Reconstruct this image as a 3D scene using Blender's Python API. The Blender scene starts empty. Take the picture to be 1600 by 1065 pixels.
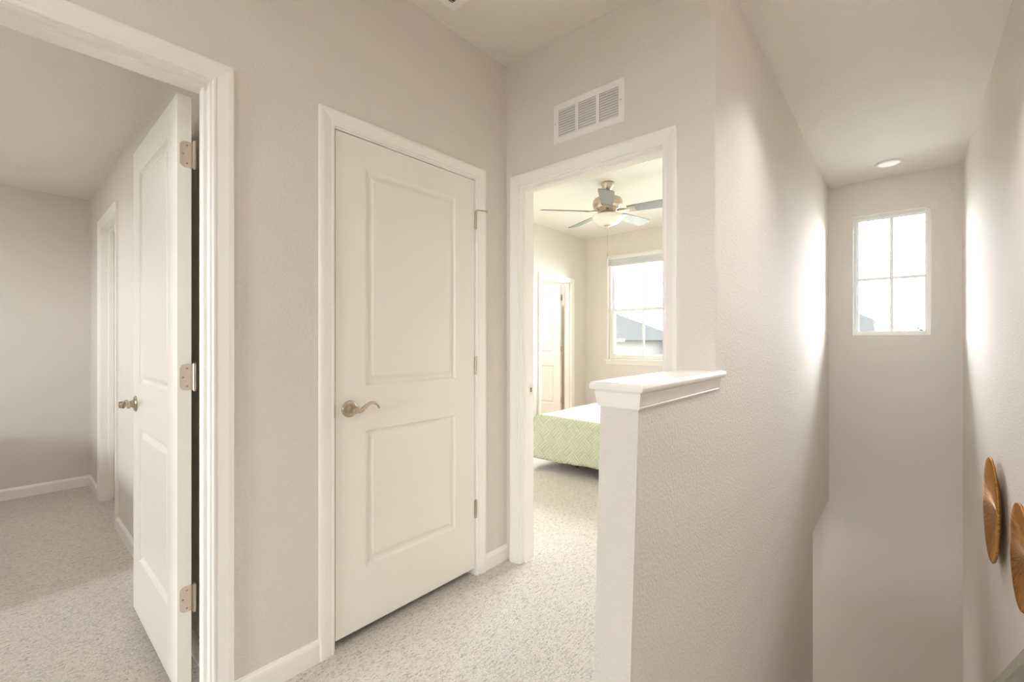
import bpy, bmesh, math, random
from mathutils import Vector, Matrix, noise
PI = math.pi
SC = bpy.context.scene
COL = SC.collection
random.seed(7)

# ------------------------------------------------------------------ camera
CAM_H = 1.235
cam_d = bpy.data.cameras.new('camera')
cam_d.sensor_width = 36.0
cam_d.lens = 701.6 / 1600.0 * 36.0
cam_d.shift_y = -1.0 / 1600.0
cam_d.clip_start = 0.02
cam_d.clip_end = 400
cam = bpy.data.objects.new('camera', cam_d)
COL.objects.link(cam)
cam.location = (0, 0, CAM_H)
cam.rotation_euler = (PI / 2, 0, math.radians(41.3 - 90.0))
SC.camera = cam

# ------------------------------------------------------------------ world, exposure
SKY = 58.0
world = bpy.data.worlds.new('overcast_sky')
SC.world = world
world.use_nodes = True
bgn = world.node_tree.nodes['Background']
bgn.inputs['Color'].default_value = (0.94, 0.975, 1.0, 1)
bgn.inputs['Strength'].default_value = SKY
vs = SC.view_settings
vs.view_transform = 'Standard'
vs.look = 'None'
vs.exposure = 0.27
vs.gamma = 1.0
vs.use_curve_mapping = False
SC.cycles.max_bounces = 16
SC.cycles.diffuse_bounces = 10
SC.cycles.glossy_bounces = 6
SC.cycles.transparent_max_bounces = 16
SC.cycles.sample_clamp_indirect = 6.0


def area(name, loc, rot, sx, sy, power, col=(1, 0.965, 0.93), portal=False, shape='RECTANGLE', spread=PI):
    d = bpy.data.lights.new(name, 'AREA')
    d.shape = shape
    d.size = sx
    d.size_y = sy
    d.energy = power
    d.color = col
    d.spread = spread
    d.cycles.is_portal = portal
    o = bpy.data.objects.new(name, d)
    COL.objects.link(o)
    o.location = loc
    o.rotation_euler = rot
    return o


# window portals (they only guide the sky light through the panes)
FACE_NX = (0, PI / 2, 0)      # light travels towards -X
FACE_PX = (0, -PI / 2, 0)     # light travels towards +X
area('portal_stair', (5.545, 0.11, 1.848), FACE_NX, 1.13, 0.55, 1, portal=True)
area('portal_bedroom', (6.1, 2.8, 1.71), FACE_NX, 1.5, 1.0, 1, portal=True)
area('portal_bedroom_added', (6.1, 1.5, 1.63), FACE_NX, 1.66, 1.1, 1, portal=True)
area('portal_left_room', (-3.75, 3.0, 1.425), FACE_PX, 0.75, 0.8, 1, portal=True)
area('portal_loft_added', (-5.22, 0.225, 1.5), FACE_PX, 1.0, 0.95, 1, portal=True)

# ------------------------------------------------------------------ material helpers
MATS = {}


def new_mat(name):
    m = bpy.data.materials.new(name)
    m.use_nodes = True
    nt = m.node_tree
    b = nt.nodes['Principled BSDF']
    MATS[name] = m
    return m, nt, b


def L(nt, a, b):
    nt.links.new(a, b)


def srgb(r, g, b):
    f = lambda c: (c / 12.92 if c <= 0.04045 else ((c + 0.055) / 1.055) ** 2.4)
    return (f(r / 255), f(g / 255), f(b / 255), 1)


def paint(name, col, rough, bump_scale, bump_strength, dist=0.002, spec=0.5, detail=3, coarse=None):
    m, nt, b = new_mat(name)
    b.inputs['Base Color'].default_value = col
    b.inputs['Roughness'].default_value = rough
    b.inputs['Specular IOR Level'].default_value = spec
    if bump_strength > 0:
        geo = nt.nodes.new('ShaderNodeNewGeometry')
        n = nt.nodes.new('ShaderNodeTexNoise')
        n.inputs['Scale'].default_value = bump_scale
        n.inputs['Detail'].default_value = detail
        n.inputs['Roughness'].default_value = 0.55
        L(nt, geo.outputs['Position'], n.inputs['Vector'])
        ramp = nt.nodes.new('ShaderNodeValToRGB')
        ramp.color_ramp.elements[0].position = 0.40
        ramp.color_ramp.elements[1].position = 0.62
        L(nt, n.outputs['Fac'], ramp.inputs['Fac'])
        bp = nt.nodes.new('ShaderNodeBump')
        bp.inputs['Strength'].default_value = bump_strength
        bp.inputs['Distance'].default_value = dist
        L(nt, ramp.outputs['Color'], bp.inputs['Height'])
        L(nt, bp.outputs['Normal'], b.inputs['Normal'])
    return m


WALL = paint('wall_paint', srgb(222, 216, 210), 0.85, 95, 0.45, 0.0018, spec=0.15)
CEILM = paint('ceiling_paint', srgb(230, 225, 219), 0.8, 60, 0.45, 0.003, detail=4)
TRIM = paint('trim_paint', srgb(243, 239, 235), 0.32, 0, 0)
DOORM = paint('door_paint', srgb(238, 234, 227), 0.36, 260, 0.05, 0.0005)
VINYL = paint('window_vinyl', srgb(240, 240, 238), 0.35, 0, 0)
VENTM = paint('vent_enamel', srgb(240, 236, 234), 0.35, 0, 0)
DARK = paint('recess_shade', srgb(88, 82, 78), 0.9, 0, 0)  # dark tone painted in for shade inside ducts and strike hole


def metal(name, col, rough):
    m, nt, b = new_mat(name)
    b.inputs['Base Color'].default_value = col
    b.inputs['Metallic'].default_value = 1.0
    b.inputs['Roughness'].default_value = rough
    return m


NICKEL = metal('satin_nickel', srgb(190, 178, 162), 0.3)
NICKEL_PALE = metal('satin_nickel_plate', srgb(212, 200, 188), 0.42)
DARKMETAL = metal('screw_slot', srgb(170, 158, 146), 0.5)


def carpet_mat():
    m, nt, b = new_mat('loop_carpet')
    b.inputs['Roughness'].default_value = 0.95
    b.inputs['Specular IOR Level'].default_value = 0.1
    b.inputs['Sheen Weight'].default_value = 0.2
    geo = nt.nodes.new('ShaderNodeNewGeometry')
    mp = nt.nodes.new('ShaderNodeMapping')
    mp.inputs['Scale'].default_value = (130, 230, 60)
    L(nt, geo.outputs['Position'], mp.inputs['Vector'])
    v = nt.nodes.new('ShaderNodeTexVoronoi')
    v.inputs['Scale'].default_value = 1.0
    L(nt, mp.outputs['Vector'], v.inputs['Vector'])
    sep = nt.nodes.new('ShaderNodeSeparateColor')
    L(nt, v.outputs['Color'], sep.inputs['Color'])
    mp2 = nt.nodes.new('ShaderNodeMapping')
    mp2.inputs['Scale'].default_value = (24, 130, 20)
    L(nt, geo.outputs['Position'], mp2.inputs['Vector'])
    n = nt.nodes.new('ShaderNodeTexNoise')
    n.inputs['Scale'].default_value = 1.0
    n.inputs['Detail'].default_value = 5
    n.inputs['Roughness'].default_value = 0.7
    L(nt, mp2.outputs['Vector'], n.inputs['Vector'])
    add = nt.nodes.new('ShaderNodeMath')
    add.operation = 'MULTIPLY_ADD'
    L(nt, n.outputs['Fac'], add.inputs[0])
    add.inputs[1].default_value = 1.5
    ad2 = nt.nodes.new('ShaderNodeMath')
    ad2.operation = 'MULTIPLY'
    L(nt, sep.outputs['Red'], ad2.inputs[0])
    ad2.inputs[1].default_value = 0.45
    L(nt, ad2.outputs[0], add.inputs[2])
    ramp = nt.nodes.new('ShaderNodeValToRGB')
    e = ramp.color_ramp.elements
    e[0].position = 0.50
    e[0].color = srgb(124, 116, 108)
    e[1].position = 1.05 / 1.05
    e[1].color = srgb(210, 202, 194)
    e2 = ramp.color_ramp.elements.new(0.78)
    e2.color = srgb(184, 176, 167)
    L(nt, add.outputs[0], ramp.inputs['Fac'])
    L(nt, ramp.outputs['Color'], b.inputs['Base Color'])
    inv = nt.nodes.new('ShaderNodeMath')
    inv.operation = 'MULTIPLY_ADD'
    L(nt, v.outputs['Distance'], inv.inputs[0])
    inv.inputs[1].default_value = -1.0
    L(nt, n.outputs['Fac'], inv.inputs[2])
    bp = nt.nodes.new('ShaderNodeBump')
    bp.inputs['Strength'].default_value = 0.55
    bp.inputs['Distance'].default_value = 0.005
    L(nt, inv.outputs[0], bp.inputs['Height'])
    L(nt, bp.outputs['Normal'], b.inputs['Normal'])
    return m


CARPET = carpet_mat()


def glass_mat():
    m, nt, b = new_mat('window_glass')
    out = nt.nodes['Material Output']
    tr = nt.nodes.new('ShaderNodeBsdfTransparent')
    tr.inputs['Color'].default_value = (0.96, 0.97, 0.965, 1)
    gl = nt.nodes.new('ShaderNodeBsdfGlossy')
    gl.inputs['Roughness'].default_value = 0.02
    fr = nt.nodes.new('ShaderNodeFresnel')
    fr.inputs['IOR'].default_value = 1.4
    mx = nt.nodes.new('ShaderNodeMixShader')
    L(nt, fr.outputs[0], mx.inputs[0])
    L(nt, tr.outputs[0], mx.inputs[1])
    L(nt, gl.outputs[0], mx.inputs[2])
    L(nt, mx.outputs[0], out.inputs['Surface'])
    return m


GLASS = glass_mat()


def emit_mat(name, col, s):
    m, nt, b = new_mat(name)
    b.inputs['Base Color'].default_value = (0.9, 0.9, 0.88, 1)
    b.inputs['Emission Color'].default_value = col
    b.inputs['Emission Strength'].default_value = s
    return m


LAMP = emit_mat('lamp_diffuser', (1, 0.95, 0.88, 1), 3.0)
LAMP_DIM = emit_mat('dim_lamp_diffuser', (1, 0.97, 0.92, 1), 0.35)
FROST = paint('frosted_bowl', srgb(250, 246, 236), 0.25, 0, 0)
FROST.node_tree.nodes['Principled BSDF'].inputs['Subsurface Weight'].default_value = 0.3
FROST.node_tree.nodes['Principled BSDF'].inputs['Subsurface Radius'].default_value = (0.05, 0.05, 0.05)
BLADE = paint('fan_blade_grey', srgb(120, 121, 119), 0.45, 0, 0)


def coverlet_mat():
    m, nt, b = new_mat('green_quilted_coverlet')
    b.inputs['Roughness'].default_value = 0.85
    b.inputs['Specular IOR Level'].default_value = 0.2
    tc = nt.nodes.new('ShaderNodeUVMap')
    mp = nt.nodes.new('ShaderNodeMapping')
    mp.inputs['Rotation'].default_value = (0, 0, PI / 4)
    mp.inputs['Scale'].default_value = (1.3, 1.3, 1.3)
    L(nt, tc.outputs['UV'], mp.inputs['Vector'])
    ns = nt.nodes.new('ShaderNodeTexNoise')
    ns.inputs['Scale'].default_value = 5
    L(nt, mp.outputs['Vector'], ns.inputs['Vector'])
    mixv = nt.nodes.new('ShaderNodeMix')
    mixv.data_type = 'VECTOR'
    mixv.inputs[0].default_value = 0.03
    L(nt, mp.outputs['Vector'], mixv.inputs[4])
    L(nt, ns.outputs['Color'], mixv.inputs[5])
    ch = nt.nodes.new('ShaderNodeTexChecker')
    ch.inputs['Scale'].default_value = 8.5
    L(nt, mixv.outputs[1], ch.inputs['Vector'])
    sx = nt.nodes.new('ShaderNodeSeparateXYZ')
    L(nt, mixv.outputs[1], sx.inputs[0])

    def stripes(sock):
        a = nt.nodes.new('ShaderNodeMath')
        a.operation = 'MULTIPLY'
        L(nt, sock, a.inputs[0])
        a.inputs[1].default_value = 2 * PI * 34
        s = nt.nodes.new('ShaderNodeMath')
        s.operation = 'SINE'
        L(nt, a.outputs[0], s.inputs[0])
        return s.outputs[0]
    s1 = stripes(sx.outputs[0])
    s2 = stripes(sx.outputs[1])
    mf = nt.nodes.new('ShaderNodeMix')
    mf.data_type = 'FLOAT'
    L(nt, ch.outputs['Fac'], mf.inputs[0])
    L(nt, s1, mf.inputs[2])
    L(nt, s2, mf.inputs[3])
    ramp = nt.nodes.new('ShaderNodeValToRGB')
    ramp.color_ramp.elements[0].position = 0.0
    ramp.color_ramp.elements[0].color = srgb(176, 182, 154)
    ramp.color_ramp.elements[1].position = 0.6
    ramp.color_ramp.elements[1].color = srgb(195, 200, 178)
    h = nt.nodes.new('ShaderNodeMath')
    h.operation = 'MULTIPLY_ADD'
    h.inputs[1].default_value = 0.5
    h.inputs[2].default_value = 0.5
    L(nt, mf.outputs[0], h.inputs[0])
    L(nt, h.outputs[0], ramp.inputs['Fac'])
    L(nt, ramp.outputs['Color'], b.inputs['Base Color'])
    bp = nt.nodes.new('ShaderNodeBump')
    bp.inputs['Strength'].default_value = 0.6
    bp.inputs['Distance'].default_value = 0.006
    L(nt, h.outputs[0], bp.inputs['Height'])
    L(nt, bp.outputs['Normal'], b.inputs['Normal'])
    return m


COVERLET = coverlet_mat()
LINEN = paint('white_linen', srgb(240, 240, 236), 0.85, 40, 0.15, 0.004)
BEDBASE = paint('bed_base_brown', srgb(90, 76, 64), 0.6, 0, 0)


def wood_disc_mat():
    m, nt, b = new_mat('radial_split_wood')
    tc = nt.nodes.new('ShaderNodeTexCoord')
    sx = nt.nodes.new('ShaderNodeSeparateXYZ')
    L(nt, tc.outputs['Object'], sx.inputs[0])
    at = nt.nodes.new('ShaderNodeMath')
    at.operation = 'ARCTAN2'
    L(nt, sx.outputs[2], at.inputs[0])
    L(nt, sx.outputs[0], at.inputs[1])
    ln = nt.nodes.new('ShaderNodeVectorMath')
    ln.operation = 'LENGTH'
    L(nt, tc.outputs['Object'], ln.inputs[0])
    cb = nt.nodes.new('ShaderNodeCombineXYZ')
    L(nt, at.outputs[0], cb.inputs[0])
    L(nt, ln.outputs['Value'], cb.inputs[1])
    mp = nt.nodes.new('ShaderNodeMapping')
    mp.inputs['Scale'].default_value = (26, 14, 1)
    L(nt, cb.outputs[0], mp.inputs['Vector'])
    n = nt.nodes.new('ShaderNodeTexNoise')
    n.inputs['Scale'].default_value = 1.0
    n.inputs['Detail'].default_value = 6
    n.inputs['Roughness'].default_value = 0.65
    L(nt, mp.outputs['Vector'], n.inputs['Vector'])
    ramp = nt.nodes.new('ShaderNodeValToRGB')
    ramp.color_ramp.elements[0].position = 0.3
    ramp.color_ramp.elements[0].color = srgb(120, 72, 26)
    ramp.color_ramp.elements[1].position = 0.75
    ramp.color_ramp.elements[1].color = srgb(216, 160, 88)
    L(nt, n.outputs['Fac'], ramp.inputs['Fac'])
    L(nt, ramp.outputs['Color'], b.inputs['Base Color'])
    b.inputs['Roughness'].default_value = 0.72
    b.inputs['Specular IOR Level'].default_value = 1.0
    b.inputs['Anisotropic'].default_value = 1.0
    tg = nt.nodes.new('ShaderNodeTangent')
    tg.direction_type = 'RADIAL'
    tg.axis = 'Y'
    b.inputs['Anisotropic Rotation'].default_value = 0.0
    b.inputs['Metallic'].default_value = 0.6
    L(nt, tg.outputs[0], b.inputs['Tangent'])
    bp = nt.nodes.new('ShaderNodeBump')
    bp.inputs['Strength'].default_value = 0.25
    bp.inputs['Distance'].default_value = 0.003
    L(nt, n.outputs['Fac'], bp.inputs['Height'])
    L(nt, bp.outputs['Normal'], b.inputs['Normal'])
    return m


WOODDISC = wood_disc_mat()
RAILM = paint('handrail_paint', srgb(168, 163, 150), 0.6, 0, 0)
ROOFM = paint('roof_shingle', srgb(29, 29, 29), 0.9, 12, 0.5, 0.02, spec=0.0)
SIDING = paint('house_siding', srgb(54, 53, 52), 0.8, 0, 0, spec=0.0)
HGLASS = paint('house_window', srgb(24, 26, 28), 0.2, 0, 0, spec=0.0)
FENCEM = paint('fence_board', srgb(170, 155, 138), 0.85, 0, 0)
LEAFM = paint('tree_leaf', srgb(28, 36, 22), 0.8, 0, 0, spec=0.0)
BARK = paint('tree_bark', srgb(100, 84, 68), 0.9, 0, 0)
GROUND = paint('bounce_ground', srgb(172, 170, 160), 0.95, 0, 0)  # lighter than grass so daylight bounces up to the ceilings


# ------------------------------------------------------------------ mesh helpers
def obj(name, bm, mat, parent=None, smooth=False):
    me = bpy.data.meshes.new(name)
    bmesh.ops.recalc_face_normals(bm, faces=bm.faces[:])
    bm.to_mesh(me)
    bm.free()
    if smooth:
        for p in me.polygons:
            p.use_smooth = True
    me.materials.append(mat)
    o = bpy.data.objects.new(name, me)
    COL.objects.link(o)
    if parent is not None:
        o.parent = parent
    return o


def tag(o, label=None, cat=None, group=None, kind=None):
    if label:
        o['label'] = label
    if cat:
        o['category'] = cat
    if group:
        o['group'] = group
    if kind:
        o['kind'] = kind
    return o


def struct(name, bm, mat, label, cat, smooth=False):
    return tag(obj(name, bm, mat, None, smooth), label, cat, None, 'structure')


def thing(name, label, cat, loc=(0, 0, 0), rotz=0, group=None, kind=None):
    o = bpy.data.objects.new(name, None)
    o.empty_display_size = 0.05
    COL.objects.link(o)
    o.location = loc
    o.rotation_euler = (0, 0, rotz)
    return tag(o, label, cat, group, kind)


def auto_smooth(o, ang=40):
    me = o.data
    for p in me.polygons:
        p.use_smooth = True
    me.update()
    bm = bmesh.new()
    bm.from_mesh(me)
    for e in bm.edges:
        if len(e.link_faces) == 2 and e.calc_face_angle(0) > math.radians(ang):
            e.smooth = False
    bm.to_mesh(me)
    bm.free()
    return o


def box(bm, x0, x1, y0, y1, z0, z1, bevel=0):
    b = bmesh.new()
    vs_ = [b.verts.new((x, y, z)) for x in (x0, x1) for y in (y0, y1) for z in (z0, z1)]
    for f in ((0, 1, 3, 2), (4, 6, 7, 5), (0, 4, 5, 1), (2, 3, 7, 6), (0, 2, 6, 4), (1, 5, 7, 3)):
        b.faces.new([vs_[i] for i in f])
    bmesh.ops.recalc_face_normals(b, faces=b.faces[:])
    if bevel:
        bmesh.ops.bevel(b, geom=b.edges[:], offset=bevel, segments=2, affect='EDGES', profile=0.6)
    merge(bm, b)
    return bm


def merge(bm, b, M=None):
    if M is not None:
        b.transform(M)
    mp = {}
    for v in b.verts:
        mp[v] = bm.verts.new(v.co)
    for f in b.faces:
        nf = bm.faces.new([mp[v] for v in f.verts])
        nf.smooth = f.smooth
    b.free()


def bx(*a, bevel=0):
    return box(bmesh.new(), *a, bevel=bevel)


def lathe(profile, n=32, axis='Z', bm=None, close=True):
    """profile: list of (r, h) revolved around the axis"""
    bm = bm or bmesh.new()
    rings = []
    for r, h in profile:
        if r < 1e-6:
            rings.append([bm.verts.new((0, 0, h))])
        else:
            rings.append([bm.verts.new((r * math.cos(2 * PI * i / n), r * math.sin(2 * PI * i / n), h)) for i in range(n)])
    for a, b in zip(rings[:-1], rings[1:]):
        for i in range(n):
            j = (i + 1) % n
            if len(a) == 1 and len(b) == 1:
                continue
            if len(a) == 1:
                bm.faces.new((a[0], b[i], b[j]))
            elif len(b) == 1:
                bm.faces.new((a[i], a[j], b[0]))
            else:
                bm.faces.new((a[i], a[j], b[j], b[i]))
    for f in bm.faces:
        f.smooth = True
    if axis == 'Y':      # axis points towards -Y
        bm.transform(Matrix.Rotation(PI / 2, 4, 'X'))
    if axis == 'X':
        bm.transform(Matrix.Rotation(-PI / 2, 4, 'Y'))
    return bm


def tube(path, radii, n=12, bm=None, up=Vector((0, 0, 1))):
    """path: points; radii: list of (side radius, up radius)"""
    bm = bm or bmesh.new()
    P = [Vector(p) for p in path]
    rings = []
    for i, p in enumerate(P):
        t = (P[min(i + 1, len(P) - 1)] - P[max(i - 1, 0)]).normalized()
        s = t.cross(up)
        if s.length < 1e-4:
            s = t.cross(Vector((1, 0, 0)))
        s.normalize()
        u = s.cross(t).normalized()
        ra, rb = radii[i] if isinstance(radii, list) else radii
        rings.append([bm.verts.new(p + s * (ra * math.cos(2 * PI * k / n)) + u * (rb * math.sin(2 * PI * k / n))) for k in range(n)])
    for a, b in zip(rings[:-1], rings[1:]):
        for k in range(n):
            f = bm.faces.new((a[k], a[(k + 1) % n], b[(k + 1) % n], b[k]))
            f.smooth = True
    bm.faces.new(rings[0][::-1])
    bm.faces.new(rings[-1])
    return bm


def wall_boxes(bm, a0, a1, d0, d1, z0, z1, holes, mp):
    """a: along the wall, d: thickness. holes: (a0,a1,z0,z1). mp(a,d,z)->xyz. One closed skin, no inner faces."""
    As = sorted({a0, a1, *[h[0] for h in holes], *[h[1] for h in holes]})
    Zs = sorted({z0, z1, *[h[2] for h in holes], *[h[3] for h in holes]})
    As = [a for a in As if a0 - 1e-6 <= a <= a1 + 1e-6]
    Zs = [z for z in Zs if z0 - 1e-6 <= z <= z1 + 1e-6]

    def solid(i, j):
        if i < 0 or j < 0 or i >= len(As) - 1 or j >= len(Zs) - 1:
            return False
        ca, cz = (As[i] + As[i + 1]) / 2, (Zs[j] + Zs[j + 1]) / 2
        return not any(h[0] < ca < h[1] and h[2] < cz < h[3] for h in holes)
    V = {}

    def v(i, j, d):
        k = (i, j, d)
        if k not in V:
            V[k] = bm.verts.new(mp(As[i], (d0, d1)[d], Zs[j]))
        return V[k]
    for i in range(len(As) - 1):
        for j in range(len(Zs) - 1):
            if not solid(i, j):
                continue
            bm.faces.new((v(i, j, 0), v(i + 1, j, 0), v(i + 1, j + 1, 0), v(i, j + 1, 0)))
            bm.faces.new((v(i, j, 1), v(i, j + 1, 1), v(i + 1, j + 1, 1), v(i + 1, j, 1)))
            if not solid(i - 1, j):
                bm.faces.new((v(i, j, 0), v(i, j + 1, 0), v(i, j + 1, 1), v(i, j, 1)))
            if not solid(i + 1, j):
                bm.faces.new((v(i + 1, j, 0), v(i + 1, j, 1), v(i + 1, j + 1, 1), v(i + 1, j + 1, 0)))
            if not solid(i, j - 1):
                bm.faces.new((v(i, j, 0), v(i, j, 1), v(i + 1, j, 1), v(i + 1, j, 0)))
            if not solid(i, j + 1):
                bm.faces.new((v(i, j + 1, 0), v(i + 1, j + 1, 0), v(i + 1, j + 1, 1), v(i, j + 1, 1)))
    return bm


MX = lambda a, d, z: (a, d, z)     # wall running along X
MY = lambda a, d, z: (d, a, z)     # wall running along Y

# ------------------------------------------------------------------ the house plan (metres, camera above the origin)
CH = 2.783                    # hall and bedroom ceiling
YA, YA2 = 1.704, 1.820        # wall with the two white doors
XB, XB2 = 1.893, 2.008        # wall with the bedroom doorway and vent
YS, YS2 = 0.576, 0.700        # stairwell's left wall / half wall
XF = 5.384                    # stairwell's far wall
YR = -0.360                   # stairwell's right wall
XBF = 5.93                    # bedroom far wall
YBL = 3.70                    # bedroom left wall
LRX, LRY, LRH = 0.507, 5.24, 2.432   # room on the left
LOW = -2.47                   # lower floor
TOP = 2.95

# floors ------------------------------------------------------------
bm = bmesh.new()
for b in ((-5.2, 1.15, -0.48, YA2), (1.15, XB2, 0.64, YA2), (-3.75, 0.62, YA2, 5.36), (0.62, XB2, YA2, 5.36), (XB2, 6.08, 0.64, 5.75)):
    box(bm, b[0], b[1], b[2], b[3], -0.338, 0.0)
struct('floor', bm, CARPET, 'pale beige flecked loop carpet covering hall and rooms', 'floor')
struct('floor_lower', bx(3.0, 5.6, -0.48, 2.4, LOW - 0.2, LOW), CARPET, 'carpeted lower floor at the foot of the stairwell', 'floor')

# ceilings ----------------------------------------------------------
bm = bmesh.new()
box(bm, -5.2, XB, YR, YA, CH, TOP)
struct('ceiling', bm, CEILM, 'greige textured hall ceiling above the closed white door', 'ceiling')
bm = bmesh.new()
v8 = [(XB, YR, CH), (XF, YR, 2.733), (XF, YS, 2.733), (XB, YS, CH)]
lo = [bm.verts.new(p) for p in v8]
hi = [bm.verts.new((p[0], p[1], TOP)) for p in v8]
bm.faces.new(lo)
bm.faces.new(hi)
for i in range(4):
    bm.faces.new((lo[i], lo[(i + 1) % 4], hi[(i + 1) % 4], hi[i]))
struct('ceiling_stair', bm, CEILM, 'pale ceiling over the narrow stairwell', 'ceiling')
struct('ceiling_bedroom', bx(XB2, XBF, YS2, YBL, CH, TOP), CEILM, 'bright bedroom ceiling carrying the fan', 'ceiling')
struct('ceiling_left', bx(-3.6, LRX, YA2, LRY, LRH, TOP), CEILM, 'textured ceiling of the room behind the open door', 'ceiling')
struct('ceiling_bath', bx(4.1, XBF, YBL + 0.12, 5.6, 2.45, TOP), CEILM, 'ceiling of the small room beyond the bedroom', 'ceiling')
struct('ceiling_closet', bx(0.62, XB, YA2, 5.24, 2.45, TOP), CEILM, 'ceiling of the closet behind the closed door', 'ceiling')

# walls -------------------------------------------------------------
H1 = (-0.348, 0.467, 0.0, 2.096)        # left doorway
H2 = (0.860, 1.662, 0.0, 2.096)         # closed door
bm = bmesh.new()
wall_boxes(bm, -5.2, XB, YA, YA2, 0, TOP, [H1, H2], MX)
struct('wall_left', bm, WALL, 'greige hall wall holding the open and the closed white doors', 'wall')
H3 = (0.776, 1.619, 0.0, 2.096)         # bedroom doorway
bm = bmesh.new()
wall_boxes(bm, YS, 5.36, XB, XB2, 0, TOP, [H3], MY)
struct('wall_back', bm, WALL, 'greige wall with white vent above the bedroom doorway', 'wall')
bm = bmesh.new()
wall_boxes(bm, XB2, 6.08, YS, YS2, LOW, TOP, [(4.386, 6.2, LOW - 1, -0.338)], MX)
struct('wall_stair_left', bm, WALL, 'textured stairwell wall rising beyond the half wall', 'wall')
bm = bx(1.15, XB2, YS, YS2, LOW, -0.338)
box(bm, XB, XB2, YS, YS2, -0.338, 0.0)
struct('wall_stair_lower', bm, WALL, 'stairwell wall below the half wall', 'wall')
bm = bmesh.new()
wall_boxes(bm, -5.2, 5.53, YR, YR - 0.12, LOW, TOP, [], MX)
struct('wall_right', bm, WALL, 'right stairwell wall with two round wooden discs', 'wall')
HW = (-0.163, 0.384, 1.284, 2.412)
bm = bmesh.new()
wall_boxes(bm, YR, YS, XF, XF + 0.146, -0.338, TOP, [HW], MY)
wall_boxes(bm, YR, 2.3, XF, XF + 0.146, LOW, -0.338, [], MY)
struct('wall_stair_far', bm, WALL, 'far stairwell wall with the small white window', 'wall')
HB = (2.31, 3.31, 0.96, 2.46)
bm = bmesh.new()
wall_boxes(bm, YS2, 5.75, XBF, XBF + 0.15, 0, TOP, [HB, (0.95, 2.05, 0.8, 2.46)], MY)
struct('wall_bedroom_far', bm, WALL, 'bedroom wall with the window and raised blind', 'wall')
H4 = (4.792, 5.548, 0.0, 2.096)
bm = bmesh.new()
wall_boxes(bm, XB2, XBF, YBL, YBL + 0.12, 0, TOP, [H4], MX)
struct('wall_bedroom_left', bm, WALL, 'pale bedroom wall with a narrow white doorway', 'wall')
bm = bmesh.new()
wall_boxes(bm, -3.6, XB, LRY, 5.36, 0, TOP, [], MX)
struct('wall_room_far', bm, WALL, 'far wall of the room seen through the left doorway', 'wall')
H5 = (3.912, 4.652, 0.0, 2.10)
bm = bmesh.new()
wall_boxes(bm, YA2, LRY, LRX, 0.62, 0, TOP, [H5], MY)
struct('wall_room_right', bm, WALL, 'wall behind the open white door with a narrow doorway', 'wall')
bm = bmesh.new()
wall_boxes(bm, YA2, 5.36, -3.6, -3.72, 0, TOP, [(2.6, 3.4, 1.05, 1.8)], MY)
struct('wall_room_left', bm, WALL, 'window wall of the left room outside the view', 'wall')
bm = bmesh.new()
wall_boxes(bm, YR, YA, -5.2, -5.08, 0, TOP, [(-0.25, 0.70, 1.0, 2.0)], MY)
struct('wall_loft', bm, WALL, 'hall end wall with an added window behind the viewpoint', 'wall')
struct('wall_closet', bx(0.62, XB, 2.5, 2.6, 0, 2.45), WALL, 'back wall of the closet behind the closed door', 'wall')
bm = bmesh.new()
box(bm, 4.0, 4.1, YBL + 0.12, 5.7, 0, TOP)
box(bm, 4.0, XBF, 5.6, 5.7, 0, TOP)
struct('wall_bath', bm, DOORM, 'white walls of the small room beyond the bedroom', 'wall')
bm = bmesh.new()
box(bm, 3.0, XF, 2.3, 2.4, LOW, -0.338)
box(bm, 2.9, 3.0, YS2, 2.4, LOW, -0.338)
struct('wall_lower', bm, WALL, 'lower floor walls beyond the stair opening', 'wall')

# half wall with the slightly leaning end
bm = bmesh.new()


def endx(z):
    return 1.205 - 0.05 * (1.05 - z) / 0.74


prof = []
for z in (-0.338, 0.0, 0.3, 0.6, 0.9, 1.055):
    ex = endx(max(z, -0.05))
    prof.append([bm.verts.new(p) for p in ((ex, YS, z), (XB, YS, z), (XB, YS2, z), (ex, YS2 - 0.012 * (1.05 - z), z))])
for a, b in zip(prof[:-1], prof[1:]):
    for i in range(4):
        bm.faces.new((a[i], a[(i + 1) % 4], b[(i + 1) % 4], b[i]))
bm.faces.new(prof[0])
bm.faces.new(prof[-1])
HALF = struct('wall_half', bm, WALL, 'low greige half wall with a white cap beside the stairs', 'half wall')


# half wall cap: crown trim ring plus nosed board
def ring_sweep(bm, rects, closed_top=True, closed_bottom=True):
    """rects: list of (x0,x1,y0,y1,z) -> stacked rectangles"""
    R = []
    for x0, x1, y0, y1, z in rects:
        R.append([bm.verts.new(p) for p in ((x0, y0, z), (x1, y0, z), (x1, y1, z), (x0, y1, z))])
    for a, b in zip(R[:-1], R[1:]):
        for i in range(4):
            bm.faces.new((a[i], a[(i + 1) % 4], b[(i + 1) % 4], b[i]))
    if closed_bottom:
        bm.faces.new(R[0][::-1])
    if closed_top:
        bm.faces.new(R[-1])
    return bm


def cap_rect(o, z):
    return (1.203 - o, XB + 0.002 + o * 2.6, YS - o, YS2 + o, z)


bm = bmesh.new()
ring_sweep(bm, [cap_rect(o, z) for o, z in ((0.001, 1.036), (0.0055, 1.037), (0.0065, 1.0415), (0.0055, 1.0435), (0.0070, 1.045), (0.0125, 1.081), (0.0100, 1.083), (0.0100, 1.086), (0.017, 1.0865))])
# the cap stops against the bedroom wall on the hall side: cut by building only up to the wall
cap = obj('cap_trim', bm, TRIM, HALF)
bm = bmesh.new()
ring_sweep(bm, [cap_rect(o, z) for o, z in ((0.018, 1.086), (0.0225, 1.089), (0.024, 1.094), (0.0245, 1.100), (0.023, 1.106), (0.019, 1.110), (0.013, 1.1115))])
obj('cap_board', bm, TRIM, HALF)

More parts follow.
